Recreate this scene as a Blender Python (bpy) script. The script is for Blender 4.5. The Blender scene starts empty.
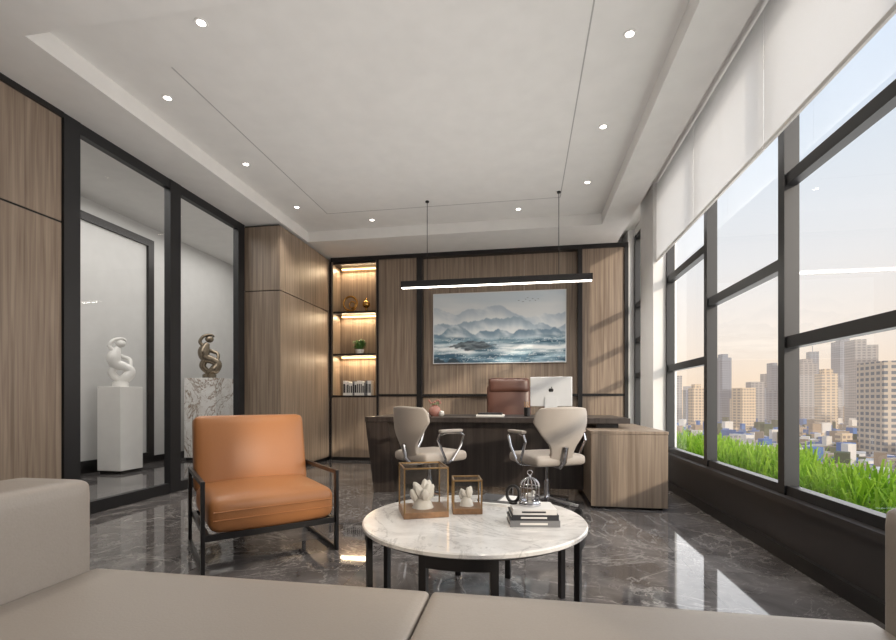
import bpy, math, random
from mathutils import Vector, Matrix, noise
random.seed(7)
scene=bpy.context.scene
COL=scene.collection
A=math.radians(9.5); CA=math.cos(A); SA=math.sin(A); H=0.93; F=460.0

def lin(c):
    return tuple(((x/255)/12.92 if x/255<=.04045 else ((x/255+.055)/1.055)**2.4) for x in c)+(1,)
# ---------------------------------------------------------------- materials
def pmat(name,rgb,rough=.5,metal=0,spec=.5,emit=None,estr=0,coat=0,bump=None,trans=0):
    m=bpy.data.materials.new(name); m.use_nodes=True
    nt=m.node_tree; b=nt.nodes['Principled BSDF']
    c=lin(rgb)
    tc=nt.nodes.new('ShaderNodeTexCoord')
    n=nt.nodes.new('ShaderNodeTexNoise'); n.inputs['Scale'].default_value=bump[0] if bump else 6
    n.inputs['Detail'].default_value=4
    nt.links.new(tc.outputs['Object'],n.inputs['Vector'])
    r=nt.nodes.new('ShaderNodeValToRGB')
    k=.95
    r.color_ramp.elements[0].position=.3; r.color_ramp.elements[1].position=.7
    r.color_ramp.elements[0].color=(c[0]*k,c[1]*k,c[2]*k,1); r.color_ramp.elements[1].color=c
    nt.links.new(n.outputs['Fac'],r.inputs['Fac']); nt.links.new(r.outputs['Color'],b.inputs['Base Color'])
    b.inputs['Roughness'].default_value=rough; b.inputs['Metallic'].default_value=metal
    b.inputs['Specular IOR Level'].default_value=spec; b.inputs['Coat Weight'].default_value=coat
    if trans: b.inputs['Transmission Weight'].default_value=trans
    if emit: 
        b.inputs['Emission Color'].default_value=lin(emit); b.inputs['Emission Strength'].default_value=estr
    if bump:
        bp=nt.nodes.new('ShaderNodeBump'); bp.inputs['Strength'].default_value=bump[1]; bp.inputs['Distance'].default_value=.002
        nt.links.new(n.outputs['Fac'],bp.inputs['Height']); nt.links.new(bp.outputs['Normal'],b.inputs['Normal'])
    return m
def wood(name,c1,c2,rough=.42,sc=(38,38,1.1)):
    m=bpy.data.materials.new(name); m.use_nodes=True
    nt=m.node_tree; b=nt.nodes['Principled BSDF']; L=nt.links.new
    tc=nt.nodes.new('ShaderNodeTexCoord'); mp=nt.nodes.new('ShaderNodeMapping')
    mp.inputs['Scale'].default_value=sc
    L(tc.outputs['Object'],mp.inputs['Vector'])
    n=nt.nodes.new('ShaderNodeTexNoise'); n.inputs['Scale'].default_value=1; n.inputs['Detail'].default_value=5; n.inputs['Distortion'].default_value=.4
    L(mp.outputs['Vector'],n.inputs['Vector'])
    r=nt.nodes.new('ShaderNodeValToRGB'); r.color_ramp.elements[0].position=.32; r.color_ramp.elements[1].position=.68
    r.color_ramp.elements[0].color=lin(c1); r.color_ramp.elements[1].color=lin(c2)
    L(n.outputs['Fac'],r.inputs['Fac']); L(r.outputs['Color'],b.inputs['Base Color'])
    b.inputs['Roughness'].default_value=rough
    bp=nt.nodes.new('ShaderNodeBump'); bp.inputs['Strength'].default_value=.15; bp.inputs['Distance'].default_value=.002
    L(n.outputs['Fac'],bp.inputs['Height']); L(bp.outputs['Normal'],b.inputs['Normal'])
    return m
def marble(name,dark,light,vein,scale=1.5,rough=.08,veinw=.03,tile=None,vamt=.8,spec=.5):
    m=bpy.data.materials.new(name); m.use_nodes=True
    nt=m.node_tree; b=nt.nodes['Principled BSDF']; L=nt.links.new; N=nt.nodes.new
    tc=N('ShaderNodeTexCoord')
    def nz(s,d,dist):
        n=N('ShaderNodeTexNoise'); n.inputs['Scale'].default_value=s; n.inputs['Detail'].default_value=d; n.inputs['Distortion'].default_value=dist
        n.inputs['Roughness'].default_value=.62
        L(tc.outputs['Object'],n.inputs['Vector']); return n.outputs['Fac']
    base=N('ShaderNodeValToRGB'); base.color_ramp.elements[0].position=.35; base.color_ramp.elements[1].position=.68
    base.color_ramp.elements[0].color=lin(dark); base.color_ramp.elements[1].color=lin(light)
    L(nz(scale*2.2,9,.8),base.inputs['Fac'])
    def veins(s,w,dist):
        a=N('ShaderNodeMath'); a.operation='SUBTRACT'; a.inputs[1].default_value=.5; L(nz(s,7,dist),a.inputs[0])
        ab=N('ShaderNodeMath'); ab.operation='ABSOLUTE'; L(a.outputs[0],ab.inputs[0])
        mr=N('ShaderNodeMapRange'); mr.inputs['From Min'].default_value=0; mr.inputs['From Max'].default_value=w
        mr.inputs['To Min'].default_value=1; mr.inputs['To Max'].default_value=0; L(ab.outputs[0],mr.inputs['Value']); return mr.outputs[0]
    v1=veins(scale,veinw,1.5); v2=veins(scale*2.7,veinw*.6,1.0)
    mx=N('ShaderNodeMath'); mx.operation='MAXIMUM'; L(v1,mx.inputs[0])
    h=N('ShaderNodeMath'); h.operation='MULTIPLY'; h.inputs[1].default_value=.6; L(v2,h.inputs[0]); L(h.outputs[0],mx.inputs[1])
    am=N('ShaderNodeMath'); am.operation='MULTIPLY'; am.inputs[1].default_value=vamt; L(mx.outputs[0],am.inputs[0])
    mix=N('ShaderNodeMixRGB'); L(am.outputs[0],mix.inputs[0]); L(base.outputs[0],mix.inputs[1]); mix.inputs[2].default_value=lin(vein)
    out=mix.outputs[0]
    if tile:
        br=N('ShaderNodeTexBrick'); br.offset=0; br.inputs['Scale'].default_value=1; br.inputs['Brick Width'].default_value=tile; br.inputs['Row Height'].default_value=tile
        br.inputs['Mortar Size'].default_value=.0022; br.inputs['Color1'].default_value=(1,1,1,1); br.inputs['Color2'].default_value=(.86,.86,.86,1); br.inputs['Mortar'].default_value=(.45,.45,.45,1)
        L(tc.outputs['Object'],br.inputs['Vector'])
        mm=N('ShaderNodeMixRGB'); mm.blend_type='MULTIPLY'; mm.inputs[0].default_value=1; L(out,mm.inputs[1]); L(br.outputs['Color'],mm.inputs[2]); out=mm.outputs[0]
    L(out,b.inputs['Base Color']); b.inputs['Roughness'].default_value=rough; b.inputs['Specular IOR Level'].default_value=spec
    return m
def glassmat(name,tint=(1,1,1),gl=.5):
    m=bpy.data.materials.new(name); m.use_nodes=True; nt=m.node_tree; nt.nodes.clear(); L=nt.links.new; N=nt.nodes.new
    o=N('ShaderNodeOutputMaterial'); t=N('ShaderNodeBsdfTransparent'); t.inputs[0].default_value=(*tint,1)
    g=N('ShaderNodeBsdfGlossy'); g.inputs['Roughness'].default_value=.01; g.inputs[0].default_value=(1,1,1,1)
    f=N('ShaderNodeFresnel'); f.inputs[0].default_value=1.45
    mu=N('ShaderNodeMath'); mu.operation='MULTIPLY'; mu.inputs[1].default_value=gl; L(f.outputs[0],mu.inputs[0])
    mi=N('ShaderNodeMixShader'); L(mu.outputs[0],mi.inputs[0]); L(t.outputs[0],mi.inputs[1]); L(g.outputs[0],mi.inputs[2]); L(mi.outputs[0],o.inputs[0])
    return m
def fabricmat(name,rgb):
    m=bpy.data.materials.new(name); m.use_nodes=True; nt=m.node_tree; nt.nodes.clear(); L=nt.links.new; N=nt.nodes.new
    o=N('ShaderNodeOutputMaterial'); d=N('ShaderNodeBsdfDiffuse'); t=N('ShaderNodeBsdfTranslucent'); d.inputs[0].default_value=lin(rgb); 
    tc=N('ShaderNodeTexCoord'); n=N('ShaderNodeTexNoise'); n.inputs['Scale'].default_value=220; L(tc.outputs['Object'],n.inputs['Vector'])
    r=N('ShaderNodeValToRGB'); c=lin(rgb); r.color_ramp.elements[0].color=(c[0]*.94,c[1]*.94,c[2]*.94,1); r.color_ramp.elements[1].color=c; L(n.outputs['Fac'],r.inputs[0]); L(r.outputs[0],t.inputs[0]); L(r.outputs[0],d.inputs[0])
    mi=N('ShaderNodeMixShader'); mi.inputs[0].default_value=.5; L(d.outputs[0],mi.inputs[1]); L(t.outputs[0],mi.inputs[2]); L(mi.outputs[0],o.inputs[0]); return m
def emis(name,rgb,s):
    m=bpy.data.materials.new(name); m.use_nodes=True; nt=m.node_tree; nt.nodes.clear()
    o=nt.nodes.new('ShaderNodeOutputMaterial'); e=nt.nodes.new('ShaderNodeEmission'); e.inputs[0].default_value=lin(rgb); e.inputs[1].default_value=s
    nt.links.new(e.outputs[0],o.inputs[0]); return m

M_WALNUT=wood('walnut_veneer',(119,102,88),(157,140,123))
M_WALNUT2=wood('walnut_cabinet',(119,103,88),(156,139,122))
M_BLACK=pmat('black_metal',(40,38,38),.35,.3)
M_FRAME=pmat('window_frame_black',(36,36,38),.45,.1)
M_PARAPET=pmat('parapet_black',(52,48,47),.35)
M_WHITE=pmat('ceiling_paint',(229,227,224),.9)
M_WALLW=pmat('white_wall',(226,225,223),.8)
M_CORR=pmat('corridor_wall_paint',(206,205,203),.8)
M_GROOVE=pmat('groove_shadow_gap',(176,174,172),.9)
M_FLOOR=marble('grey_marble_floor',(75,72,72),(121,117,116),(184,180,176),1.3,.045,.012,tile=.9,vamt=.5,spec=.65)
M_MARBLEW=marble('white_marble',(206,202,198),(234,231,227),(150,146,142),2.2,.12,.02,vamt=.5)
M_MARBLEP=marble('pedestal_marble',(236,232,227),(252,250,247),(140,112,84),1.5,.15,.018,vamt=.95)
M_TAN=pmat('tan_leather',(166,110,66),.40,bump=(160,.25))
M_BROWN=pmat('brown_leather',(84,54,44),.36,bump=(150,.2))
M_BEIGE=pmat('beige_leather',(152,143,134),.46,bump=(180,.2))
M_CREAM=pmat('cream_leather',(166,157,148),.45,bump=(180,.15))
M_CHROME=pmat('chrome',(200,200,203),.15,1)
M_DARKW=wood('dark_desk_wood',(46,40,38),(66,59,55),.3)
M_SILVER=pmat('silver_aluminium',(226,228,230),.35,.3)
M_BRONZE=pmat('bronze_sculpture',(138,126,110),.25,.85)
M_PLASTER=pmat('white_plaster',(236,234,230),.5)
M_GOLD=pmat('gold_metal',(206,160,92),.25,1)
M_TRAY=wood('ornament_wood',(112,82,56),(144,108,76),.4,(30,4,30))
M_BRASS=pmat('antique_brass',(146,118,80),.3,.7)
M_GLASS=glassmat('clear_glass',(.94,.95,.95),.7)
M_WGLASS=glassmat('window_glass',(.99,.995,1),.10)
M_CABGLASS=glassmat('partition_glass',(.96,.965,.965),.38)
M_CERAM=pmat('white_ceramic',(226,221,213),.35)
M_MINERAL=pmat('mineral_stone',(206,200,192),.5)
M_BLIND=fabricmat('roller_blind_fabric',(241,241,241))
M_LED=emis('led_white',(255,248,236),7)
M_LEDW=emis('led_warm',(255,206,140),8)
M_DL=emis('downlight_emitter',(255,248,238),12)
M_SOIL=pmat('soil',(86,84,46),.95)
M_PLASTIC=pmat('black_plastic',(30,30,31),.5)
M_PINK=pmat('pink_glass_ornament',(176,126,114),.25)
M_LEAF=pmat('leaf_green',(70,112,48),.5)
M_PAPER=pmat('paper_white',(232,230,226),.7)
M_BK=[pmat('book_cover_grey',(120,120,122),.5),pmat('book_cover_white',(225,222,218),.5),pmat('book_cover_black',(40,40,44),.5),pmat('book_cover_tan',(170,140,110),.5)]
def grassmat():
    m=pmat('grass_blade',(128,186,52),.55); b=m.node_tree.nodes['Principled BSDF']
    nt=m.node_tree
    at=nt.nodes.new('ShaderNodeVertexColor'); at.layer_name='Col'
    nt.links.new(at.outputs['Color'],b.inputs['Base Color'])
    t=nt.nodes.new('ShaderNodeBsdfTranslucent'); nt.links.new(at.outputs['Color'],t.inputs[0])
    mi=nt.nodes.new('ShaderNodeMixShader'); mi.inputs[0].default_value=.45; out=nt.nodes['Material Output']
    nt.links.new(b.outputs[0],mi.inputs[1]); nt.links.new(t.outputs[0],mi.inputs[2]); nt.links.new(mi.outputs[0],out.inputs[0])
    return m
M_GRASS=grassmat()

# ---------------------------------------------------------------- helpers
def link(o,parent=None):
    COL.objects.link(o)
    if parent is not None: o.parent=parent
    return o
def empty(name,loc=(0,0,0),rz=0):
    e=bpy.data.objects.new(name,None); e.location=loc; e.rotation_euler=(0,0,rz); e.empty_display_size=.1
    COL.objects.link(e); return e
class MB:
    def __init__(s): s.v=[];s.f=[];s.m=[]
    def add(s,vs,fs,mi=0,M=None):
        o=len(s.v)
        for p in vs:
            s.v.append(tuple(M@Vector(p)) if M is not None else tuple(p))
        for f in fs: s.f.append([i+o for i in f]); s.m.append(mi)
    def box(s,x0,x1,y0,y1,z0,z1,mi=0,M=None):
        vs=[(x,y,z) for z in (z0,z1) for y in (y0,y1) for x in (x0,x1)]
        fs=[(0,2,3,1),(4,5,7,6),(0,1,5,4),(2,6,7,3),(0,4,6,2),(1,3,7,5)]
        s.add(vs,fs,mi,M)
    def cyl(s,c,r,z0,z1,seg=20,mi=0,r2=None,M=None):
        r2=r if r2 is None else r2
        vs=[(c[0]+r*math.cos(2*math.pi*i/seg),c[1]+r*math.sin(2*math.pi*i/seg),z0) for i in range(seg)]
        vs+=[(c[0]+r2*math.cos(2*math.pi*i/seg),c[1]+r2*math.sin(2*math.pi*i/seg),z1) for i in range(seg)]
        fs=[(i,(i+1)%seg,seg+(i+1)%seg,seg+i) for i in range(seg)]+[tuple(reversed(range(seg))),tuple(range(seg,2*seg))]
        s.add(vs,fs,mi,M)
    def lathe(s,prof,seg=32,mi=0,M=None):
        n=len(prof); vs=[];fs=[]
        for i in range(seg):
            a=2*math.pi*i/seg
            for r,z in prof: vs.append((r*math.cos(a),r*math.sin(a),z))
        for i in range(seg):
            j=(i+1)%seg
            for k in range(n-1): fs.append((i*n+k,j*n+k,j*n+k+1,i*n+k+1))
        s.add(vs,fs,mi,M)
    def tube(s,pts,r,seg=10,mi=0,cyclic=False,M=None,rf=None):
        P=[Vector(p) for p in pts]; n=len(P); vs=[];fs=[]
        up=None
        for i in range(n):
            if cyclic: t=(P[(i+1)%n]-P[i-1])
            else: t=P[min(i+1,n-1)]-P[max(i-1,0)]
            t.normalize()
            if up is None:
                up=Vector((0,0,1)) if abs(t.z)<.9 else Vector((1,0,0))
            a=(up-t*up.dot(t)); 
            if a.length<1e-4: a=t.orthogonal()
            a.normalize(); up=a; b=t.cross(a)
            rr=rf[i] if rf else r
            for k in range(seg):
                q=2*math.pi*k/seg; vs.append(tuple(P[i]+a*rr*math.cos(q)+b*rr*math.sin(q)))
        m=n if cyclic else n-1
        for i in range(m):
            j=(i+1)%n
            for k in range(seg): fs.append((i*seg+k,j*seg+k,j*seg+(k+1)%seg,i*seg+(k+1)%seg)[::-1])
        if not cyclic: fs.append(tuple(range(seg))); fs.append(tuple(reversed(range((n-1)*seg,n*seg))))
        s.add(vs,fs,mi,M)
    def sphere(s,c,r,mi=0,seg=16,sc=(1,1,1),M=None):
        prof=[(r*math.sin(math.pi*k/10),-r*math.cos(math.pi*k/10)) for k in range(11)]
        T=Matrix.Translation(c)@Matrix.Diagonal((*sc,1))
        s.lathe(prof,seg,mi,(M@T) if M is not None else T)
    def obj(s,name,mats,parent=None,smooth=False,bevel=0,seg=3,loc=None,rz=0,angle=None):
        me=bpy.data.meshes.new(name); me.from_pydata(s.v,[],s.f)
        if not isinstance(mats,(list,tuple)): mats=[mats]
        for m in mats: me.materials.append(m)
        me.polygons.foreach_set('material_index',s.m)
        me.update()
        o=bpy.data.objects.new(name,me); link(o,parent)
        if loc: o.location=loc
        o.rotation_euler=(0,0,rz)
        if bevel:
            b=o.modifiers.new('bevel','BEVEL'); b.width=bevel; b.segments=seg; b.limit_method='ANGLE'; b.harden_normals=True
            smooth=True
        if smooth:
            me.polygons.foreach_set('use_smooth',[True]*len(me.polygons))
            if not bevel:
                try: me.set_sharp_from_angle(angle=math.radians(40))
                except Exception: pass
        return o
def box(name,x0,x1,y0,y1,z0,z1,mat,parent=None,bevel=0,seg=3):
    b=MB(); b.box(x0,x1,y0,y1,z0,z1); return b.obj(name,mat,parent,bevel=bevel,seg=seg)
def cushion(name,size,loc,mat,parent,r=.04,puff=.02,rot=(0,0,0),n=12,puffy=0.0):
    hx,hy,hz=[q/2 for q in size]
    b=MB()
    def P(a,c,d):
        p=Vector((a*hx,c*hy,d*hz)); inner=Vector((max(-hx+r,min(hx-r,p.x)),max(-hy+r,min(hy-r,p.y)),max(-hz+r,min(hz-r,p.z))))
        q=p-inner
        if q.length>1e-6: q.normalize(); p=inner+q*r
        k=(1-min(1,abs(p.x)/hx)**2)*(1-min(1,abs(p.y)/hy)**2); p.z+=math.copysign(1,d)*puff*k*min(1,abs(d)*1.0)
        if puffy:
            k=(1-min(1,abs(p.x)/hx)**2)*(1-min(1,abs(p.z)/hz)**2); p.y+=math.copysign(1,c)*puffy*k*abs(c)
        return tuple(p)
    def g(t): 
        x=-1+2*t; return math.copysign(1-(1-abs(x))**1.8,x)
    T=[g(i/n) for i in range(n+1)]
    vs=[];fs=[];key={}
    def vid(a,c,d):
        k=(round(a,5),round(c,5),round(d,5))
        if k not in key: key[k]=len(vs); vs.append(P(a,c,d))
        return key[k]
    for i in range(n):
        for j in range(n):
            a0,a1,b0,b1=T[i],T[i+1],T[j],T[j+1]
            for s in (-1,1):
                for q in ([(a0,b0,s),(a1,b0,s),(a1,b1,s),(a0,b1,s)],[(a0,s,b0),(a0,s,b1),(a1,s,b1),(a1,s,b0)],[(s,a0,b0),(s,a1,b0),(s,a1,b1),(s,a0,b1)]):
                    ids=[vid(*w) for w in q]
                    if s==-1: ids=ids[::-1]
                    fs.append(ids)
    b.add(vs,fs); o=b.obj(name,mat,parent); 
    o.data.polygons.foreach_set('use_smooth',[True]*len(o.data.polygons))
    o.location=loc; o.rotation_euler=rot
    return o
def area(name,loc,size,energy,color,rot=(0,0,0),parent=None,sy=None):
    l=bpy.data.lights.new(name,'AREA'); l.energy=energy; l.color=color; l.size=size
    if sy: l.shape='RECTANGLE'; l.size_y=sy
    o=bpy.data.objects.new(name,l); o.location=loc; o.rotation_euler=rot; link(o,parent); return o

# ---------------------------------------------------------------- room shell
XL,XR,YB,YF=-3.5,1.5,6.75,-1.2
ZS,ZC=3.13,3.27
box('floor',-5.6,1.62,YF,8.1,-.12,0,M_FLOOR)
c=MB()
c.box(-2.98,.95,2.32,6.0,ZC,ZC+.1)
c.box(XL,-2.98,YF,YB+.35,ZS,ZC+.1)
c.box(.95,1.27,YF,YB+.35,ZS,ZC+.1)
c.box(-2.98,.95,YF,2.32,ZS,ZC+.1)
c.box(-2.98,.95,6.0,YB+.35,ZS,ZC+.1)
c.box(1.27,1.62,YF,YB+.35,3.3,3.42)
c.obj('ceiling',M_WHITE)
g=MB(); w=.005
for a in [(-2.45-w,-2.45+w,2.87,5.45),(.40-w,.40+w,2.6,5.45),(-2.45,.40,5.45-w,5.45+w)]:
    g.box(a[0],a[1],a[2],a[3],ZC-.0015,ZC+.002)
g.obj('trim_1',M_GROOVE)
# corridor
box('wall_corridor',-5.6,-5.5,YF,8.1,0,3.6,M_CORR)
box('wall_corridor_end',-5.5,-3.4,8.0,8.1,0,3.6,M_CORR)
box('ceiling_corridor',-5.6,-3.5,YF,8.1,3.5,3.6,M_WHITE)
box('wall_front',-5.6,1.62,YF-.1,YF,0,3.5,M_WALLW)
box('baseboard_corridor',-5.5,-5.48,YF,8.0,0,.1,M_BLACK)
fr=MB()
fr.box(-5.5,-5.46,5.95,6.05,0.1,3.3); fr.box(-5.5,-5.46,3.7,3.8,0.1,3.3); fr.box(-5.5,-5.46,3.8,5.95,3.2,3.3); fr.box(-5.5,-5.46,3.8,5.95,.1,.16)
fr.obj('trim_2',M_BLACK)
box('wall_left_header',-3.56,-3.5,YF,8.0,ZS,3.5,M_WALLW)
b=MB()
b.box(-3.56,-3.5,YF,2.985,0,2.285); b.box(-3.56,-3.5,YF,2.985,2.3,ZS); 
b.obj('wall_left',M_WALNUT)
box('trim_3',-3.555,-3.506,YF,2.985,2.285,2.3,M_BLACK)
box('trim_4',-3.5,-3.475,YF,2.985,3.09,ZS,M_BLACK)
# glass partition
p=empty('glass_partition')
b=MB()
for y0,y1 in [(2.99,3.12),(4.06,4.2),(5.16,5.285)]: b.box(-3.55,-3.48,y0,y1,0,ZS)
for y0,y1 in [(3.12,4.06),(4.2,5.16)]:
    b.box(-3.545,-3.485,y0,y1,3.04,ZS); b.box(-3.545,-3.485,y0,y1,0,.1)
b.obj('frame',M_FRAME,p)
for y0,y1 in [(3.12,4.06),(4.2,5.16)]:
    b=MB(); b.add([(-3.52,y0,.1),(-3.52,y1,.1),(-3.52,y1,3.04),(-3.52,y0,3.04)],[(0,1,2,3)]); b.obj('glass_pane',M_CABGLASS,p)
# left cabinets
p=empty('storage_cabinet')
box('carcass',-3.49,-3.03,5.31,6.74,0,3.12,M_BLACK,p)
b=MB()
b.box(-3.49,-3.02,5.295,5.315,.05,2.29); b.box(-3.49,-3.02,5.295,5.315,2.302,3.10)
for y0,y1 in [(5.3,5.78),(5.784,6.26),(6.264,6.74)]:
    b.box(-3.04,-3.0,y0,y1,.05,2.29); b.box(-3.04,-3.0,y0,y1,2.302,3.10)
b.obj('doors',M_WALNUT2,p)
box('wall_left_rear',-3.56,-3.5,5.29,8.0,0,ZS,M_WALLW)
# back wall
box('wall_back',-3.5,1.62,7.1,7.2,0,3.3,M_WALLW)
b=MB()
b.box(-2.2,-1.6,YB,7.1,1.02,3.07); b.box(-2.2,-1.6,YB,7.1,0.05,.985)
b.box(.80,1.37,YB,7.1,1.02,3.07); b.box(.80,1.37,YB,7.1,.05,.985)
b.box(-1.52,-.77,6.84,7.1,1.02,3.07); b.box(-.766,-.014,6.84,7.1,1.02,3.07); b.box(-.01,.74,6.84,7.1,1.02,3.07)
b.box(-1.52,.74,6.80,7.1,.05,.985)
b.obj('wall_back_panelling',M_WALNUT)
b=MB()
b.box(-2.97,1.42,YB-.02,7.1,3.07,ZS)
b.box(-1.60,-1.52,YB-.03,7.1,.0,3.07); b.box(.74,.80,YB-.03,7.1,0,3.07)
b.box(1.37,1.42,YB-.03,7.1,0,3.07); b.box(-2.23,-2.2,YB-.02,7.1,0,3.07); b.box(-2.99,-2.96,YB-.02,7.1,0,3.07)
b.box(-2.2,1.37,YB-.01,7.1,.985,1.02); b.box(-2.96,1.37,YB,7.1,0,.05)
b.obj('trim_5',M_BLACK)
box('wall_back_return',1.42,1.62,YB,7.1,0,3.3,M_WALLW)
# shelf niche
p=empty('display_shelf')
b=MB()
b.box(-2.96,-2.23,7.05,7.1,1.0,3.07,0); b.box(-2.96,-2.94,YB,7.05,1.0,3.07,0); b.box(-2.25,-2.23,YB,7.05,1.0,3.07,0)
b.box(-2.96,-2.6,YB,6.77,.05,.97,0); b.box(-2.595,-2.23,YB,6.77,.05,.97,0)
b.obj('niche_lining',M_WALNUT2,p)
b=MB()
for z in (1.0,1.645,2.30): b.box(-2.94,-2.25,YB+.005,7.05,z-.03,z)
b.box(-2.94,-2.25,YB+.005,7.05,3.03,3.07)
b.obj('shelf_boards',M_BLACK,p)
b=MB()
for z in (3.03,2.27,1.615): b.box(-2.9,-2.29,7.0,7.03,z-.015,z-.001)
b.obj('led_strips',M_LEDW,p)
for z in (3.0,2.25,1.59):
    area('shelf_led',(-2.6,6.98,z),.6,5.5,(1,.76,.5),(math.radians(-15),0,0),p,.03)
# parapet / right wall
box('wall_right',1.5,1.62,YF,7.1,0,.37,M_PARAPET)
box('trim_7',1.47,1.5,YF,YB,.33,.37,M_PARAPET)
box('baseboard_right',1.47,1.5,YF,YB,0,.08,M_BLACK)
box('wall_right_pier',1.38,1.62,5.32,5.88,0.371,3.3,M_WALLW)
box('wall_right_pier_base',1.38,1.468,5.32,5.88,0,.371,M_WALLW)
box('wall_right_header',1.5,1.62,YF,7.1,3.2,3.3,M_WALLW)
ys=[-1.64,-.47,.70,1.87,3.04,4.21,5.32]
def pane(y0,y1,p):
    b=MB(); b.add([(1.55,y0,.4),(1.55,y1,.4),(1.55,y1,3.16),(1.55,y0,3.16)],[(0,1,2,3)]); b.obj('glass_pane',M_WGLASS,p)
for i in range(6):
    y0=max(ys[i],YF)+.035; y1=ys[i+1]-.035
    p=empty('window_%d'%(i+1))
    b=MB()
    b.box(1.51,1.59,y1,y1+(.07 if i<5 else .033),.37,3.2)
    if i==0: b.box(1.51,1.59,YF,y0,.37,3.2)
    tz=[1.27,2.23] if i%2==1 else [1.75]
    for z in [.39]+tz+[3.18]: b.box(1.52,1.58,y0,y1,z-.035 if z>.5 else .37,z+.035 if z<3 else 3.2)
    b.obj('frame',M_FRAME,p)
    pane(y0,y1,p)
p=empty('window_7'); b=MB()
b.box(1.5,1.6,5.885,5.94,.37,3.2); b.box(1.5,1.6,6.68,6.745,.37,3.2)
for z in (.39,1.27,1.75,2.23,3.18): b.box(1.51,1.59,5.94,6.68,z-.03 if z>.5 else .37,z+.03 if z<3 else 3.2)
b.obj('frame',M_FRAME,p); pane(5.94,6.68,p)
for i in range(6):
    y0=max(ys[i],YF)+.004; y1=ys[i+1]-.004
    p=empty('roller_blind')
    box('fabric',1.415,1.418,y0,y1,2.46,3.28,M_BLIND,p); box('bottom_bar',1.409,1.424,y0,y1,2.435,2.46,M_WHITE,p)

# ---------------------------------------------------------------- downlights
for (x,y) in [(-1.98,2.56),(-2.73,3.155),(-2.73,4.17),(-2.73,5.2),(-1.96,5.73),(-.08,5.7),(.66,5.12),(.66,4.10),(.66,3.09),(-.6,2.56),(-2.0,.8),(.2,.8)]:
    zz=ZC if y>2.4 else ZS
    b=MB(); b.lathe([(.026,-.004),(.038,-.006),(.041,0)],20,0); b.cyl((0,0),.026,-.003,-.001,20,1)
    o=b.obj('downlight',[M_WHITE,M_DL]); o.location=(x,y,zz)
    l=bpy.data.lights.new('downlight_lamp','SPOT'); l.energy=42; l.spot_size=math.radians(100); l.spot_blend=.8; l.shadow_soft_size=.04; l.color=(1,.93,.84)
    q=bpy.data.objects.new('lamp',l); q.location=(0,0,-.02); link(q,o)

# pendant
p=empty('pendant_light',(-.355,5.3,2.30))
b=MB(); b.box(-1.095,1.095,-.03,.03,-.04,.035); b.obj('housing',M_BLACK,p,bevel=.003)
box('diffuser',-1.085,1.085,-.024,.024,-.047,-.038,M_LED,p)
b=MB()
for x in (-.78,.73): b.cyl((x,0),.004,.035,ZC-2.3,8); b.cyl((x,0),.022,ZC-2.3-.015,ZC-2.3,16)
b.obj('cables',M_BLACK,p)
area('lamp',(0,0,-.06),2.1,18,(1,.95,.88),(0,0,0),p,.04)

# ---------------------------------------------------------------- painting
p=empty('wall_painting',(-.39,6.838,2.0))
W2,H2=.965,.515; nx,ny=260,140
def fbm(x,y,o=5,s=0): 
    return noise.fractal(Vector((x+s,y,s*1.7)),1.0,2.0,o,noise_basis='PERLIN_ORIGINAL')
def mixc(a,b,t): t=max(0,min(1,t)); return tuple(a[i]*(1-t)+b[i]*t for i in range(3))
def sst(a,b,x): 
    t=max(0,min(1,(x-a)/(b-a))); return t*t*(3-2*t)
vs=[];cols=[]
for j in range(ny+1):
    v=j/ny
    for i in range(nx+1):
        u=i/nx
        vs.append((-W2+2*W2*u,0,-H2+2*H2*v))
        c=mixc((234,238,240),(210,221,229),sst(.7,1,v)+.5*fbm(u*3,v*6,4,3))
        for k,(bh,am,fr_,colr,s) in enumerate([(.82,.22,2.2,(190,204,216),11),(.66,.2,3.0,(160,180,196),23),(.50,.16,4.0,(122,148,168),37)]):
            h=bh+am*fbm(u*fr_,0,6,s)-.14*abs(u-.42)
            if v<h:
                shade=fbm(u*9+v*4,v*5,4,s+5)
                cc=mixc(colr,(240,244,246),.2+.9*shade)
                cc=mixc(cc,(236,240,242),sst(.02,.20,h-v)*.97)
                c=mixc(c,cc,sst(0,.02,h-v))
        if v<.40:
            n1=fbm(u*4,v*16,5,50); n2=abs(fbm(u*5+1.5*n1,v*18,5,60))
            sea=mixc((56,92,114),(168,196,210),.4+1.1*n1+.7*(v-.1))
            sea=mixc(sea,(246,249,250),sst(.07,.0,n2)*.8)
            sea=mixc(sea,(244,248,249),sst(.12,.0,abs(v-.20-.05*fbm(u*4,1,4,9)))*.9*max(0,(n1+.8)))
            c=mixc(c,sea,sst(.40,.30,v+.03*n1))
        e_=((u-.30)/.17)**2+((v-.24)/.07)**2+.9*fbm(u*12,v*16,4,80)
        if e_<1: c=mixc(c,mixc((56,66,74),(120,132,138),.5+fbm(u*20,v*24,4,90)),sst(1,.7,e_)*.9)
        d=v-(.07-.30*u+.10*fbm(u*9,0,4,70))
        if d<0: c=mixc(c,(48,64,74),sst(0,-.03,d)*.9)
        cols.append(lin(c))
fs=[(j*(nx+1)+i,j*(nx+1)+i+1,(j+1)*(nx+1)+i+1,(j+1)*(nx+1)+i) for j in range(ny) for i in range(nx)]
me=bpy.data.meshes.new('canvas'); me.from_pydata([(a,-.031,c_) for a,b_,c_ in vs],[],fs)
ca=me.color_attributes.new('Col','FLOAT_COLOR','POINT'); ca.data.foreach_set('color',[q for c_ in cols for q in c_])
m=pmat('painting_canvas',(200,200,200),.5); nt=m.node_tree; at=nt.nodes.new('ShaderNodeVertexColor'); at.layer_name='Col'
nt.links.new(at.outputs['Color'],nt.nodes['Principled BSDF'].inputs['Base Color']); me.materials.append(m)
link(bpy.data.objects.new('canvas',me),p)
b=MB()
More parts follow.
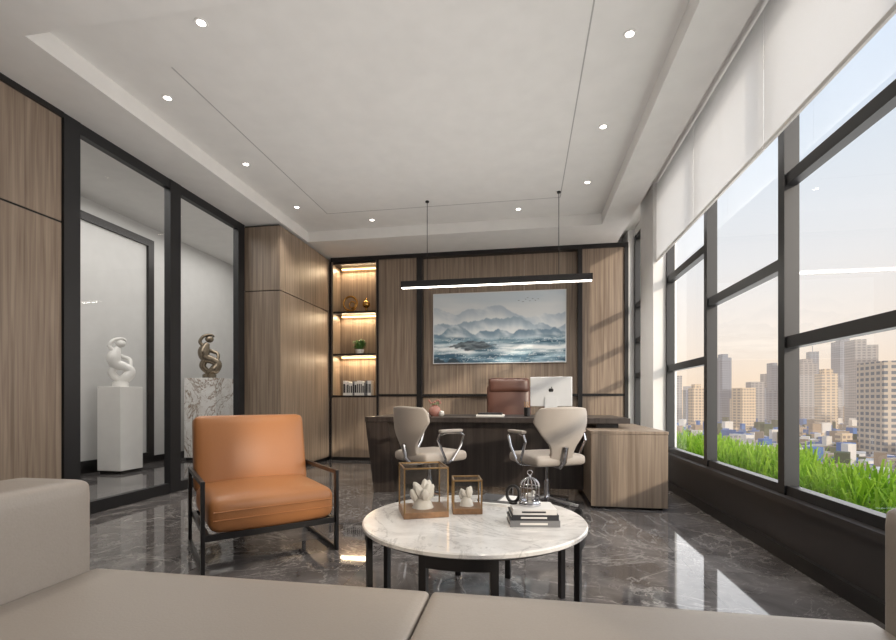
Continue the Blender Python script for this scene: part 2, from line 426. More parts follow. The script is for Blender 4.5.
for (bx_,bz_) in [(.30,.38),(.36,.36),(.40,.395),(.46,.37),(.50,.40),(.54,.375),(.43,.42),(.58,.395)]:
    b.add([(bx_-.018,-.0325,bz_+.012),(bx_,-.0325,bz_),(bx_+.018,-.0325,bz_+.010),(bx_,-.0325,bz_+.006)],[(0,1,3),(1,2,3)])
b.obj('painted_birds',M_PLASTIC,p)
b=MB(); e=.012
b.box(-W2-e,-W2,-.038,0,-H2-e,H2+e); b.box(W2,W2+e,-.038,0,-H2-e,H2+e); b.box(-W2,W2,-.038,0,H2,H2+e); b.box(-W2,W2,-.038,0,-H2-e,-H2); b.box(-W2,W2,-.029,0,-H2,H2)
b.obj('frame',M_SILVER,p)

# ---------------------------------------------------------------- sofa
p=empty('sofa',(-.24,.6,0))
def L_(x,y,z=0): return (x+.24,y-.6,z)
cushion('arm_1',(.26,1.15,.63),L_(-1.375,.585,.385),M_BEIGE,p,r=.028,puff=.004)
cushion('arm_2',(.26,1.15,.63),L_(.90,.585,.385),M_BEIGE,p,r=.028,puff=.004)
cushion('back',(2.02,.24,.62),L_(-.24,.14,.37),M_BEIGE,p,r=.04,puff=.0)
cushion('base',(2.02,.85,.17),L_(-.24,.70,.155),M_BEIGE,p,r=.02,puff=0)
cushion('seat_cushion_1',(1.008,.90,.195),L_(-.746,.72,.340),M_BEIGE,p,r=.014,puff=.004,n=18)
cushion('seat_cushion_2',(1.008,.90,.195),L_(.266,.72,.340),M_BEIGE,p,r=.014,puff=.004,n=18)
b=MB()
for x in (-1.4,.92):
    for y in (.1,1.05): b.cyl((x+.24,y-.6),.02,0,.07,12)
b.obj('legs',M_BLACK,p)

# ---------------------------------------------------------------- armchair
p=empty('leather_armchair',(-1.66,2.70,0),math.radians(43.8))
b=MB()
for s in (-1,1):
    x0,x1=(.36,.38) if s>0 else (-.38,-.36)
    b.box(x0,x1,-.355,-.32,0,.495); b.box(x0,x1,.31,.345,0,.495); b.box(x0,x1,-.32,.31,.47,.495); b.box(x0,x1,-.32,.31,0,.025)
b.box(-.36,.36,-.345,-.325,.17,.205); b.box(-.36,.36,.315,.335,.17,.205); 
b.box(-.36,-.335,-.325,.315,.17,.205); b.box(.335,.36,-.325,.315,.17,.205)
b.obj('steel_frame',M_BLACK,p,bevel=.002)
cushion('seat',(.69,.67,.19),(0,-.05,.305),M_TAN,p,r=.06,puff=.03)
cushion('backrest',(.71,.15,.50),(0,.30,.575),M_TAN,p,r=.045,puff=.0,puffy=.035,rot=(math.radians(-14),0,0))
b=MB(); b.box(-.31,.31,.0,.02,.0,.3,M=Matrix.Translation((0,.38,.42))@Matrix.Rotation(math.radians(-14),4,'X'))
b.obj('back_support',M_TAN,p,bevel=.004)
b=MB()
for z in (.285,.33):
    b.tube([(-.325,-.388,z),(.325,-.388,z)],.0035,6)
b.obj('piping',M_TAN,p,smooth=True)

# ---------------------------------------------------------------- coffee table
p=empty('coffee_table',(-.22,1.99,0))
b=MB(); b.lathe([(0,.398),(.470,.398),(.477,.403),(.477,.415),(.472,.42),(0,.42)],96)
b.obj('marble_top',M_MARBLEW,p,smooth=True)
b=MB()
R=.466; t=.008
b.lathe([(R-.06,.385),(R-.02,.385),(R-.02,.398),(R-.06,.398),(R-.06,.385)],72)
for k,(ad,hd) in enumerate([(-90.5,15.5),(4,27),(90,17),(186,24)]):
    a0=math.radians(ad)
    n=14; h=math.radians(hd)
    vs=[];fs=[]
    for i in range(n+1):
        a=a0-h+2*h*i/n
        for r in (R-t,R): 
            for z in (.355,.398): vs.append((r*math.cos(a),r*math.sin(a),z))
    for i in range(n):
        o=4*i; q=o+4
        fs+=[(o+2,q+2,q+3,o+3),(o,o+1,q+1,q),(o+1,o+3,q+3,q+1),(o,q,q+2,o+2)]
    fs+=[(0,2,3,1),(4*n,4*n+1,4*n+3,4*n+2)]
    b.add(vs,fs)
    for sg in (-1,1):
        a=a0+sg*h
        b.box(-.010,.012,-.014,.014,0,.398,M=Matrix.Rotation(a,4,'Z')@Matrix.Translation((R-.012,0,0)))
b.obj('steel_base',M_BLACK,p)

def crystal(b,c,r,seed,mi=0,sc=(1,1,1)):
    rnd=random.Random(seed)
    for i in range(11):
        a=rnd.random()*6.28; t=rnd.random()*.8
        d=Vector((math.sin(t)*math.cos(a),math.sin(t)*math.sin(a),math.cos(t)))
        q=d.to_track_quat('Z','Y').to_matrix().to_4x4()
        L=r*(.7+.8*rnd.random())
        b.lathe([(0,0),(.26*r,.1*r),(.34*r,.55*L),(.16*r,.9*L),(0,L)],7,mi,Matrix.Translation(c)@q)
def display_box(loc,rz,w,h,seed):
    p=empty('glass_display_box',loc,rz)
    b=MB(); b.box(-w/2-.004,w/2+.004,-w/2-.004,w/2+.004,0,.026); b.obj('base_tray',M_TRAY,p,bevel=.002)
    b=MB(); q=.0032
    for x in (-1,1):
        for y in (-1,1):
            b.box(x*w/2-q,x*w/2+q,y*w/2-q,y*w/2+q,.022,h)
    for z in (h,):
        b.box(-w/2-q,w/2+q,-w/2-q,-w/2+q,z-q,z+q); b.box(-w/2-q,w/2+q,w/2-q,w/2+q,z-q,z+q)
        b.box(-w/2-q,-w/2+q,-w/2,w/2,z-q,z+q); b.box(w/2-q,w/2+q,-w/2,w/2,z-q,z+q)
    b.obj('brass_edges',M_BRASS,p)
    b=MB(); 
    b.add([(-w/2,-w/2,.022),(w/2,-w/2,.022),(w/2,w/2,.022),(-w/2,w/2,.022),(-w/2,-w/2,h),(w/2,-w/2,h),(w/2,w/2,h),(-w/2,w/2,h)],[(0,1,5,4),(1,2,6,5),(2,3,7,6),(3,0,4,7),(4,5,6,7)])
    b.obj('glass_cover',M_GLASS,p)
    b=MB(); crystal(b,(0.01,0,.06),w*.36,seed)
    crystal(b,(-.14*w,.02,.05),w*.28,seed+1)
    b.lathe([(0,.026),(w*.26,.026),(w*.2,.05),(w*.1,.065),(0,.07)],12,0)
    b.obj('mineral_ornament',[M_MINERAL,M_BK[2]],p,smooth=True)
display_box((-.455,2.03,.42),math.radians(22),.19,.215,3)
display_box((-.265,2.10,.42),math.radians(12),.125,.15,9)
p=empty('magazine_stack',(-.12,2.30,.42),math.radians(-12))
b=MB(); b.box(-.11,.11,-.09,.09,0,.012,0); b.box(-.10,.10,-.07,.08,.013,.022,1); b.obj('magazines',[M_PAPER,M_BK[0]],p)
b=MB(); b.box(-.10,.0,-.068,.078,.0225,.0235,0); b.box(.01,.09,-.06,.07,.0225,.0235,1); b.obj('cover_print',[M_BK[2],M_PAPER],p)
p=empty('book_stack',(.03,1.95,.42),math.radians(8))
b=MB(); z=0
for i,(w_,d_,h_) in enumerate([(.2,.15,.026),(.19,.145,.022),(.175,.14,.022)]):
    mm=[3,2,1][i]
    b.box(-w_/2,w_/2,-d_/2,d_/2,z,z+.003,mm); b.box(-w_/2,w_/2,-d_/2,d_/2,z+h_-.003,z+h_,mm); b.box(-w_/2+.004,w_/2-.004,-d_/2+.002,d_/2-.004,z+.003,z+h_-.003,0)
    b.box(-w_/2,w_/2,-d_/2-.001,-d_/2+.002,z,z+h_-.0005,mm)
    b.box(-w_*.3,w_*.25,-d_/2-.0016,-d_/2-.001,z+h_*.35,z+h_*.65,2 if mm==1 else 1); z+=h_
b.obj('books',[M_PAPER,M_BK[1],M_BK[2],M_BK[0]],p)
p=empty('birdcage_ornament',(.02,1.96,.4905))
b=MB(); b.cyl((0,0),.045,0,.008,28); b.lathe([(.042,.008),(.046,.014),(.042,.02)],28)
for i in range(14):
    a=2*math.pi*i/14; pts=[]
    for k in range(9):
        t=k/8
        if t<.45: r,zz=.04,.012+t/.45*.065
        else: q=(t-.45)/.55*math.pi/2; r,zz=.04*math.cos(q),.077+.038*math.sin(q)
        pts.append((r*math.cos(a),r*math.sin(a),zz))
    b.tube(pts,.0017,6)
for zz in (.04,.077): b.tube([(.04*math.cos(2*math.pi*i/24),.04*math.sin(2*math.pi*i/24),zz) for i in range(24)],.002,6,cyclic=True)
b.sphere((0,0,.119),.006); b.tube([(.010*math.cos(2*math.pi*i/16),0,.135+.010*math.sin(2*math.pi*i/16)) for i in range(16)],.0017,6,cyclic=True)
b.obj('cage',M_CHROME,p,smooth=True)
b=MB(); b.sphere((0,0,.035),.016,sc=(1.3,.8,1)); b.sphere((.014,0,.052),.009); b.lathe([(0,.008),(.02,.008),(.006,.02),(0,.03)],12); b.obj('bird',M_CERAM,p,smooth=True)
p=empty('ring_ornament',(-.05,1.97,.4905))
b=MB(); b.cyl((0,0),.018,0,.008,20); b.tube([(.026*math.cos(2*math.pi*i/24),.006,.04+.034*math.sin(2*math.pi*i/24)) for i in range(24)],.007,8,cyclic=True); b.obj('ring',M_BLACK,p,smooth=True)

# ---------------------------------------------------------------- desk
p=empty('executive_desk',(-.3,4.9,0))
def bx(n,x0,x1,y0,y1,z0,z1,m,bevel=0): return box(n,x0+.3,x1+.3,y0-4.9,y1-4.9,z0,z1,m,p,bevel)
bx('desk_top',-1.60,.96,4.46,5.36,.71,.76,M_DARKW,.003)
bx('modesty_panel',-1.3,.56,4.62,4.66,.06,.71,M_DARKW)
b=MB()
def wedge(xt0,xt1,xb0,xb1,y0,y1,z0,z1):
    vs=[(xb0,y0,z0),(xb1,y0,z0),(xb0,y1,z0),(xb1,y1,z0),(xt0,y0,z1),(xt1,y0,z1),(xt0,y1,z1),(xt1,y1,z1)]
    b.add([(x+.3,y-4.9,z) for x,y,z in vs],[(0,2,3,1),(4,5,7,6),(0,1,5,4),(2,6,7,3),(0,4,6,2),(1,3,7,5)])
wedge(-1.60,-1.36,-1.51,-1.29,4.47,5.34,0,.71)
b.obj('end_panel',M_DARKW,p)
bx('leather_inlay',-1.0,.3,4.85,5.3,.7601,.763,M_BLACK)
p=empty('side_credenza',(.87,4.85,0))
box('carcass',-.31,.31,-.74,.6,.04,.64,M_WALNUT2,p)
box('top_panel',-.315,.315,-.755,.61,.64,.665,M_WALNUT2,p,.002)
box('front_panel',-.31,.31,-.755,-.742,.02,.637,M_WALNUT2,p,.002)
box('plinth',-.28,.28,-.70,.56,0,.04,M_BLACK,p)
box('desk_riser',-.2,.0,-.3,.4,.665,.7095,M_BLACK,p)
p=empty('desktop_computer',(.27,4.95,.763),math.radians(-4))
b=MB(); b.box(-.215,.215,-.008,.008,.10,.41); b.obj('display_shell',M_SILVER,p,bevel=.006)
box('screen',-.207,.207,.0085,.0095,.165,.402,M_PLASTIC,p)
b=MB(); b.box(-.07,.07,-.03,.10,0,.006); b.add([(-.07,-.03,0),(.07,-.03,0),(.07,-.02,.0),(-.07,-.02,0),(-.06,-.018,.2),(.06,-.018,.2),(.06,-.008,.2),(-.06,-.008,.2)],[(0,1,5,4),(2,3,7,6),(1,2,6,5),(3,0,4,7),(4,5,6,7)])
b.obj('stand',M_SILVER,p)
b=MB(); T=Matrix.Translation((0,-.0095,.27))@Matrix.Rotation(math.radians(90),4,'X'); b.sphere((-.009,0,0),.018,sc=(.9,1.1,.06),M=T); b.sphere((.009,0,0),.018,sc=(.9,1.1,.06),M=T); b.sphere((.006,.028,0),.009,sc=(.5,1,.06),M=T)
b.obj('emblem',M_PLASTIC,p,smooth=True)
p=empty('flower_vase',(-.93,4.72,.76))
b=MB(); b.lathe([(0,0),(.035,0),(.06,.03),(.065,.06),(.05,.095),(.025,.11),(.03,.12),(.022,.118),(.015,.1),(0,.1)],28); b.obj('vase',M_PINK,p,smooth=True)
b=MB(); b.sphere((.075,-.02,.03),.03); b.sphere((-.07,0,.02),.02); b.obj('glass_balls',M_CERAM,p,smooth=True)
b=MB()
for i in range(9):
    a=i*.7; b.tube([(0,0,.1),(.03*math.cos(a),.03*math.sin(a),.13),(.06*math.cos(a),.06*math.sin(a),.14+.012*(i%3))],.002,5); b.sphere((.06*math.cos(a),.06*math.sin(a),.14+.012*(i%3)),.011,1)
b.obj('flowers',[M_LEAF,M_PINK],p,smooth=True)
p=empty('desk_book_stack',(-.35,4.75,.763)); b=MB(); b.box(-.14,.14,-.1,.1,0,.018,0); b.box(-.12,.12,-.09,.09,.019,.035,1); b.obj('books',[M_PAPER,M_BK[2]],p)
p=empty('pen_holder',(.02,4.8,.763)); b=MB(); b.lathe([(0,0),(.032,0),(.034,.09),(.030,.09),(.029,.004),(0,.004)],20); b.obj('cup',M_BLACK,p,smooth=True)
b=MB(); 
for i in range(4): b.tube([(.01*i-.015,.005,.005),(.016*i-.025,.012*(i%2),.15)],.003,6)
b.obj('pens',M_GOLD,p)

def star_base(p,hub=.2,mat=M_CHROME,R=.27):
    b=MB()
    for k in range(5):
        a=2*math.pi*k/5+.3; T=Matrix.Rotation(a,4,'Z')
        b.tube([(0.02,0,.115),(R*.5,0,.095),(R,0,.072)],.02,8,M=T,rf=[.022,.017,.012])
    b.cyl((0,0),.03,.085,.14,16); b.cyl((0,0),.016,.14,.40,14); b.cyl((0,0),.026,.14,.26,14)
    b.obj('star_base',mat,p,smooth=True)
    b=MB()
    for k in range(5):
        a=2*math.pi*k/5+.3
        for s in (-1,1):
            T=Matrix.Rotation(a,4,'Z')@Matrix.Translation((R,s*.014,.028))@Matrix.Rotation(math.radians(90),4,'X')
            b.cyl((0,0),.028,-.008,.008,16,M=T)
        T=Matrix.Rotation(a,4,'Z')@Matrix.Translation((R,0,0)); b.cyl((0,0),.008,.03,.066,8,M=T)
    b.obj('casters',M_PLASTIC,p,smooth=True)
def visitor_chair(loc,rz):
    p=empty('office_chair',loc,rz)
    star_base(p)
    b=MB(); b.box(-.12,.12,-.12,.1,.385,.405); b.obj('seat_plate',M_PLASTIC,p)
    cushion('seat',(.47,.47,.085),(0,.01,.445),M_CREAM,p,r=.035,puff=.015)
    nx,ny=16,22; vs=[];fs=[]
    def wid(t):
        pts=[(0,.12),(.15,.10),(.30,.12),(.5,.19),(.72,.245),(.90,.235),(1,.205)]
        for i in range(len(pts)-1):
            if t<=pts[i+1][0]:
                q=(t-pts[i][0])/(pts[i+1][0]-pts[i][0])
                return pts[i][1]*(1-q)+pts[i+1][1]*q
        return pts[-1][1]
    for j in range(ny+1):
        t=j/ny
        for i in range(nx+1):
            s=-1+2*i/nx
            w=wid(t); x=w*s
            y=-.20-.10*t-.04*math.sin(t*math.pi)*.4+.10*(x/.235)**2*(.5+.5*t)
            z=.44+.425*t+.012*(1-s*s)*(t)
            vs.append((x,y,z))
    for j in range(ny):
        for i in range(nx): fs.append((j*(nx+1)+i,j*(nx+1)+i+1,(j+1)*(nx+1)+i+1,(j+1)*(nx+1)+i))
    b=MB(); b.add(vs,fs); o=b.obj('back_shell',M_CREAM,p,smooth=True)
    so=o.modifiers.new('s','SOLIDIFY'); so.thickness=.04; so.offset=0; sb=o.modifiers.new('b','BEVEL'); sb.width=.014; sb.segments=3; sb.limit_method='ANGLE'
    b=MB()
    b.tube([(0,-.05,.395),(0,-.2,.39),(0,-.255,.44),(0,-.28,.56)],.018,8)
    for s in (-1,1):
        b.tube([(s*.10,0,.395),(s*.24,-.02,.40),(s*.275,-.05,.44),(s*.285,-.14,.60),(s*.285,-.12,.645),(s*.285,-.04,.66),(s*.285,.10,.655),(s*.28,.15,.63),(s*.275,.12,.54),(s*.265,.03,.42),(s*.24,.02,.40),(s*.10,.02,.395)],.011,8)
    b.obj('chrome_arms',M_CHROME,p,smooth=True)
    for s in (-1,1): cushion('arm_pad',(.05,.24,.025),(s*.285,.0,.672),M_CREAM,p,r=.011,puff=.002,n=6)
    return p
visitor_chair((-.83,3.98,0),math.radians(-40))
visitor_chair((.18,3.95,0),math.radians(30))
p=empty('executive_chair',(-.17,5.85,0),math.radians(8))
star_base(p,R=.32)
b=MB(); b.box(-.14,.14,-.14,.14,.395,.42); b.obj('seat_plate',M_PLASTIC,p)
cushion('seat',(.54,.52,.11),(0,-.02,.475),M_BROWN,p,r=.045,puff=.02)
cushion('backrest',(.58,.11,.62),(0,.27,.82),M_BROWN,p,r=.045,puff=.0,puffy=.02,rot=(math.radians(-8),0,0))
cushion('headrest',(.54,.12,.20),(0,.29,1.12),M_BROWN,p,r=.045,puff=.0,puffy=.015,rot=(math.radians(-4),0,0))
b=MB()
for s in (-1,1): b.tube([(s*.12,.05,.41),(s*.29,.05,.42),(s*.31,.05,.50),(s*.31,.05,.655)],.014,8)
b.tube([(0,.1,.41),(0,.3,.42),(0,.35,.55),(0,.38,.8)],.022,8)
b.obj('supports',M_CHROME,p,smooth=True)
for s in (-1,1): cushion('armrest',(.07,.34,.04),(s*.31,0,.67),M_BROWN,p,r=.018,puff=.003,n=6)

# ---------------------------------------------------------------- shelf decor
p=empty('gold_ring_sculpture',(-2.70,6.86,2.302)); b=MB(); b.box(-.09,.09,-.03,.03,0,.02)
b.tube([(.11*math.cos(2*math.pi*i/28),0,.14+.11*math.sin(2*math.pi*i/28)) for i in range(28)],.016,8,cyclic=True)
b.tube([(.03+.05*math.cos(2*math.pi*i/20),.01,.12+.05*math.sin(2*math.pi*i/20)) for i in range(20)],.013,8,cyclic=True)
b.obj('rings',M_GOLD,p,smooth=True)
p=empty('gold_ball_ornament',(-2.44,6.86,2.302)); b=MB(); b.lathe([(0,0),(.045,0),(.015,.02),(.012,.06),(.02,.07)],18); b.sphere((0,0,.12),.06); b.sphere((.0,0,.195),.022)
b.obj('ball',M_GOLD,p,smooth=True)
p=empty('potted_plant',(-2.55,6.86,1.647)); b=MB(); b.lathe([(0,0),(.055,0),(.075,.07),(.068,.07),(.06,.06),(0,.06)],24); b.obj('pot',M_CERAM,p,smooth=True)
b=MB(); rnd=random.Random(5)
for i in range(90):
    a=rnd.random()*6.28; r=.06+.08*rnd.random(); h=.07+.13*rnd.random()
    c0=Vector((.02*math.cos(a),.02*math.sin(a),.06)); c1=Vector((r*math.cos(a)*.7,r*math.sin(a)*.7,h+.03)); c2=Vector((r*math.cos(a),r*math.sin(a),h)); sd=Vector((-math.sin(a),math.cos(a),0))*.014
    b.add([c0,c1-sd,c2,c1+sd],[(0,1,2,3)])
b.obj('leaves',M_LEAF,p)
box('tray',-.15,.10,-.06,.06,-.0,.006,M_BLACK,p)
p=empty('shelf_books',(-2.62,6.86,1.002)); b=MB(); x=-.17; rnd=random.Random(2)
while x<.26:
    w_=.02+.02*rnd.random(); h_=.19+.04*rnd.random(); b.box(x,x+w_-.003,-.07,.07,0,h_,rnd.choice([0,0,0,0,1])); b.box(x+.004,x+w_-.007,-.0712,-.07,.04,h_-.05,2); x+=w_
b.obj('books',[M_PAPER,M_BK[0],M_BK[2]],p)

# ---------------------------------------------------------------- pedestals & sculptures
def spl(P,n=10):
    out=[]
    for i in range(len(P)-1):
        p0=P[max(i-1,0)];p1=P[i];p2=P[i+1];p3=P[min(i+2,len(P)-1)]
        for k in range(n):
            t=k/n
            out.append(tuple(.5*((2*p1[j])+(-p0[j]+p2[j])*t+(2*p0[j]-5*p1[j]+4*p2[j]-p3[j])*t*t+(-p0[j]+3*p1[j]-3*p2[j]+p3[j])*t**3) for j in range(len(p1))))
    out.append(tuple(P[-1])); return out
def pedestal(x,y,hw,h,mat):
    p=empty('marble_pedestal',(x,y,0))
    b=MB(); b.box(-hw,hw,-hw,hw,.04,h); b.obj('column',mat,p,bevel=.006)
    b=MB(); b.box(-hw+.02,hw-.02,-hw+.02,hw-.02,0,.04); b.obj('plinth',M_BLACK,p)
def sculpture(x,y,z,rz,mat,sc=1.0):
    p=empty('abstract_sculpture',(x,y,z),rz); p.scale=(sc,sc,sc)
    b=MB(); b.cyl((0,0),.10,0,.06,28); b.cyl((0,0),.085,.06,.075,28)
    for P,sg in [([(-.02,0,.08,.04),(.07,0,.14,.075),(.12,0,.23,.06),(.04,.01,.29,.065),(-.06,0,.33,.075),(-.08,0,.42,.085),(-.05,0,.51,.06),(-.02,0,.56,.03)],16),
        ([(-.09,.02,.48,.03),(.02,.07,.44,.032),(.11,.05,.40,.028),(.12,.0,.30,.022),(.08,-.02,.22,.016)],12),
        ([(-.07,-.02,.50,.03),(-.13,-.02,.57,.026),(-.08,-.02,.66,.024),(.02,-.01,.69,.02),(.07,0,.66,.012)],12),
        ([(-.06,.03,.30,.05),(-.10,.03,.20,.05),(-.04,.03,.12,.045),(.02,.02,.08,.04)],12)]:
        S=spl(P); b.tube([q[:3] for q in S],.05,sg,rf=[q[3] for q in S])
    b.sphere((.0,0,.62),.055,sc=(1.15,.9,1))
    b.obj('figure_form',mat,p,smooth=True)
pedestal(-4.92,6.6,.27,1.27,M_MARBLEP); sculpture(-4.92,6.55,1.27,math.radians(30),M_BRONZE)
pedestal(-5.14,5.15,.17,1.10,M_PLASTER); sculpture(-5.14,5.15,1.10,math.radians(50),M_PLASTER,.9)

# ---------------------------------------------------------------- outside: planter & grass
box('planter_ledge',1.66,2.6,YF,7.5,-.1,.28,M_SOIL)
box('building_facade',1.66,2.6,YF,7.5,-3,-.1,M_WALLW)
vs=[];fs=[];cols=[]
rnd=random.Random(11)
for i in range(5200):
    x=1.82+.66*rnd.random(); y=1.2+5.6*rnd.random()
    h=(.07+.17*rnd.random()**1.4)*(1+.6*noise.noise(Vector((x*3,y*3,0))))
    a=rnd.random()*6.28; ln=.04+.13*rnd.random(); w_=.005+.005*rnd.random()
    d=Vector((math.cos(a),math.sin(a),0)); sd=Vector((-d.y,d.x,0))
    pr=[(0,0,1),(.25,.5,.95),(.65,.95,.65),(1,.92,.05)]
    o=len(vs); k=rnd.random()
    base=mixc((104,160,24),(172,222,56),k)
    for (q,z,ww) in pr:
        c0=Vector((x,y,.2805))+d*ln*q+Vector((0,0,h*z))
        for s in (-1,1):
            vs.append(tuple(c0+sd*w_*ww*s)); cols.append(lin(mixc(base,(226,246,110),q*.6)))
    for j in range(3): fs.append((o+2*j,o+2*j+1,o+2*j+3,o+2*j+2))
me=bpy.data.meshes.new('planter_grass'); me.from_pydata(vs,[],fs); ca=me.color_attributes.new('Col','FLOAT_COLOR','POINT'); ca.data.foreach_set('color',[q for c_ in cols for q in c_]); me.materials.append(M_GRASS)
link(bpy.data.objects.new('planter_grass',me))

# ---------------------------------------------------------------- city
def painted_haze(m,amax=.5):  # air haze put into the material colour as emission growing with distance
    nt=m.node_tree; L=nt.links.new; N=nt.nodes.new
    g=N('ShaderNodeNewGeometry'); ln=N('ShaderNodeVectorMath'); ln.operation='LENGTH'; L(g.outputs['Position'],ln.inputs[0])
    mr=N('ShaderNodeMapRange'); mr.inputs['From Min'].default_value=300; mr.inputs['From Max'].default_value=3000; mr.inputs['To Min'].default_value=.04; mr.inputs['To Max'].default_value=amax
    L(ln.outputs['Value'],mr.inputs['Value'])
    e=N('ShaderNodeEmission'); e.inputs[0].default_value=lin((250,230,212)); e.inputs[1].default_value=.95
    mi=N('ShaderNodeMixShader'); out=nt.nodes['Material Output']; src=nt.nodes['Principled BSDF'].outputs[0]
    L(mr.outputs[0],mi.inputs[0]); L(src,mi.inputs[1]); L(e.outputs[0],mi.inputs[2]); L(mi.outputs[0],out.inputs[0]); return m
def bldg(name,c,c2):
    m=bpy.data.materials.new(name); m.use_nodes=True; nt=m.node_tree; b=nt.nodes['Principled BSDF']; L=nt.links.new; N=nt.nodes.new
    tc=N('ShaderNodeTexCoord'); sp=N('ShaderNodeSeparateXYZ'); L(tc.outputs['Object'],sp.inputs[0])
    def fr(src,per,w):
        a=N('ShaderNodeMath'); a.operation='DIVIDE'; a.inputs[1].default_value=per; L(src,a.inputs[0])
        f=N('ShaderNodeMath'); f.operation='FRACT'; L(a.outputs[0],f.inputs[0])
        g=N('ShaderNodeMath'); g.operation='GREATER_THAN'; g.inputs[1].default_value=w; L(f.outputs[0],g.inputs[0]); return g.outputs[0]
    ad=N('ShaderNodeMath'); ad.operation='ADD'; L(sp.outputs[0],ad.inputs[0]); L(sp.outputs[1],ad.inputs[1])
    g1=fr(sp.outputs[2],8.0,.45); g2=fr(ad.outputs[0],11.0,.35)
    mu=N('ShaderNodeMath'); mu.operation='MULTIPLY'; L(g1,mu.inputs[0]); L(g2,mu.inputs[1])
    mx=N('ShaderNodeMixRGB'); mx.inputs[1].default_value=lin(c); mx.inputs[2].default_value=lin(c2); L(mu.outputs[0],mx.inputs[0])
    L(mx.outputs[0],b.inputs['Base Color']); b.inputs['Roughness'].default_value=.5
    return painted_haze(m)
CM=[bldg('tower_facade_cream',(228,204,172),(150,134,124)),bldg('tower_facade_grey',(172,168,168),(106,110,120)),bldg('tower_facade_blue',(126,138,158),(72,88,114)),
    painted_haze(pmat('roof_blue',(56,112,180),.7)),painted_haze(pmat('roof_white',(236,230,222),.8)),painted_haze(pmat('roof_tan',(170,148,126),.8)),painted_haze(pmat('trees_dark',(66,80,48),.9)),bldg('tower_near',(206,190,172),(100,108,120))]
ZG=-80
b=MB()
def tower(pl,pr,pt,d,mi,extra=0):
    u0=(pl-448)/F;u1=(pr-448)/F; um=(u0+u1)/2
    cx,cy=d*(um*CA-SA),d*(um*SA+CA); w_=(u1-u0)*d
    zt=H+(400-pt)*d/F
    T=Matrix.Translation((cx,cy,0))@Matrix.Rotation(math.radians(rndt.uniform(-10,25)),4,'Z')
    w_*=.86
    b.box(-w_/2,w_/2,-w_/2,w_/2,ZG,zt,mi,T)
    if extra==1: b.box(-w_*.3,w_*.3,-w_*.3,w_*.3,zt,zt+w_*.35,mi,T)
    if extra==2: b.box(-w_*.03,w_*.03,-w_*.03,w_*.03,zt,zt+w_*.8,mi,T)
    if extra==3: b.box(-w_/2,0,-w_/2,w_/2,zt,zt+w_*.3,mi,T)
rndt=random.Random(4)
for t in [(870,915,362,640,7,0),(850,872,346,1400,1,3),(835,850,342,1700,2,1),(818,834,374,1300,0,1),(798,814,364,1600,1,1),(769,780,366,1600,2,3),(762,770,374,1700,1,0),(717,729,358,1600,2,1),(735,752,388,1300,0,0),(748,762,382,1500,1,0),(690,702,388,1300,0,1),(671,681,376,1500,1,2),(784,795,384,1500,0,0),(808,817,352,1900,2,2),(940,980,345,1200,0,1),(655,668,382,1400,0,0),(684,690,390,1500,2,0),(1030,1100,360,900,1,1)]: tower(*t)
for i in range(420):
    pl=rndt.uniform(560,1600); d=rndt.uniform(1500,3000); w_=rndt.uniform(4,10); pt=400-rndt.uniform(-12,14)*(1 if rndt.random()<.88 else 2.0)
    tower(pl,pl+w_,pt,d,rndt.choice([0,0,1,1,2,2]),rndt.choice([0,0,1,2,3]))
for i in range(9000):
    u=rndt.uniform(.2,2.4); d=320+2300*rndt.random()**1.4
    cx,cy=d*(u*CA-SA),d*(u*SA+CA); T=Matrix.Translation((cx,cy,0))@Matrix.Rotation(rndt.choice([.3,.35,1.0]),4,'Z')
    wx,wy=rndt.uniform(4,13),rndt.uniform(3,7)
    b.box(-wx,wx,-wy,wy,ZG,ZG+rndt.uniform(4,12)+(rndt.random()<.08)*18,rndt.choice([3,3,3,4,4,4,5,5,6,6,0,1]),T)
b.obj('city_skyline',CM)
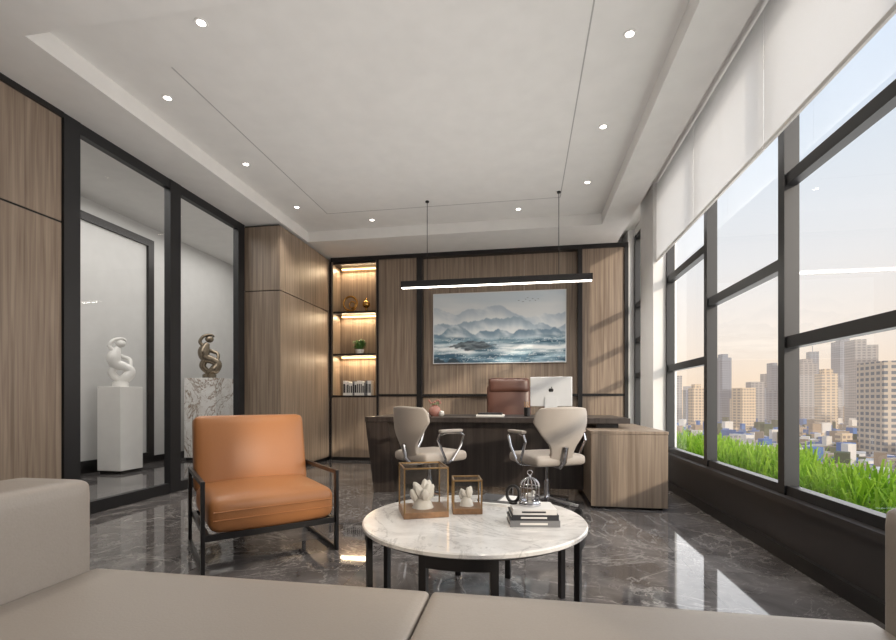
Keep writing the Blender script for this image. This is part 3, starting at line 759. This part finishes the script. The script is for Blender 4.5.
gm=MB(); gm.box(-3000,6000,60,6000,ZG-1,ZG); gm.obj('city_ground',painted_haze(pmat('city_ground',(130,120,108),.9)))

# ---------------------------------------------------------------- world & lights
w=bpy.data.worlds.new('World'); scene.world=w; w.use_nodes=True; nt=w.node_tree; L=nt.links.new; N=nt.nodes.new
bg=nt.nodes['Background']; tc=N('ShaderNodeTexCoord'); sp=N('ShaderNodeSeparateXYZ'); L(tc.outputs['Generated'],sp.inputs[0])
r=N('ShaderNodeValToRGB'); mr=N('ShaderNodeMapRange'); mr.inputs['From Min'].default_value=-1; L(sp.outputs[2],mr.inputs['Value']); L(mr.outputs[0],r.inputs['Fac'])
E=r.color_ramp.elements; E[0].position=.0; E[0].color=lin((150,140,130)); E[1].position=.49; E[1].color=lin((244,214,184))
for p_,c_ in [(.505,(255,230,202)),(.55,(254,240,226)),(.62,(243,242,242)),(.70,(224,233,243)),(.80,(196,216,240)),(1.0,(150,188,232))]:
    e=E.new(p_); e.color=lin(c_)
L(r.outputs[0],bg.inputs['Color']); bg.inputs['Strength'].default_value=1.05
s=bpy.data.lights.new('sun','SUN'); s.energy=2.5; s.color=(1,.87,.70); s.angle=math.radians(2.5)
so=bpy.data.objects.new('sun',s); so.rotation_euler=Vector((-.62,.72,-.30)).to_track_quat('-Z','Y').to_euler(); link(so)
area('corridor_lamp',(-4.5,4.2,3.45),1.2,80,(1,.97,.93),(0,0,0),None,7)
area('window_fill',(1.64,2.9,1.8),2.8,122,(1,.98,.96),(0,math.radians(90),0),None,7.4)  # unseen area lamp added at the windows, boosts daylight and blind glow
area('ceiling_fill',(-1.05,3.0,2.0),3.6,24,(1,.985,.965),(math.radians(180),0,0),None,5.0)  # added upward fill without a fixture, brightens the ceiling

cam=bpy.data.cameras.new('camera'); cam.sensor_width=36; cam.lens=F/896*36; cam.shift_y=80/896; cam.clip_end=8000; cam.clip_start=.02
co=bpy.data.objects.new('camera',cam); co.location=(0,0,H); co.rotation_euler=(math.radians(90),0,A); link(co); scene.camera=co
scene.view_settings.view_transform='Standard'
scene.view_settings.look='None'
scene.view_settings.exposure=0
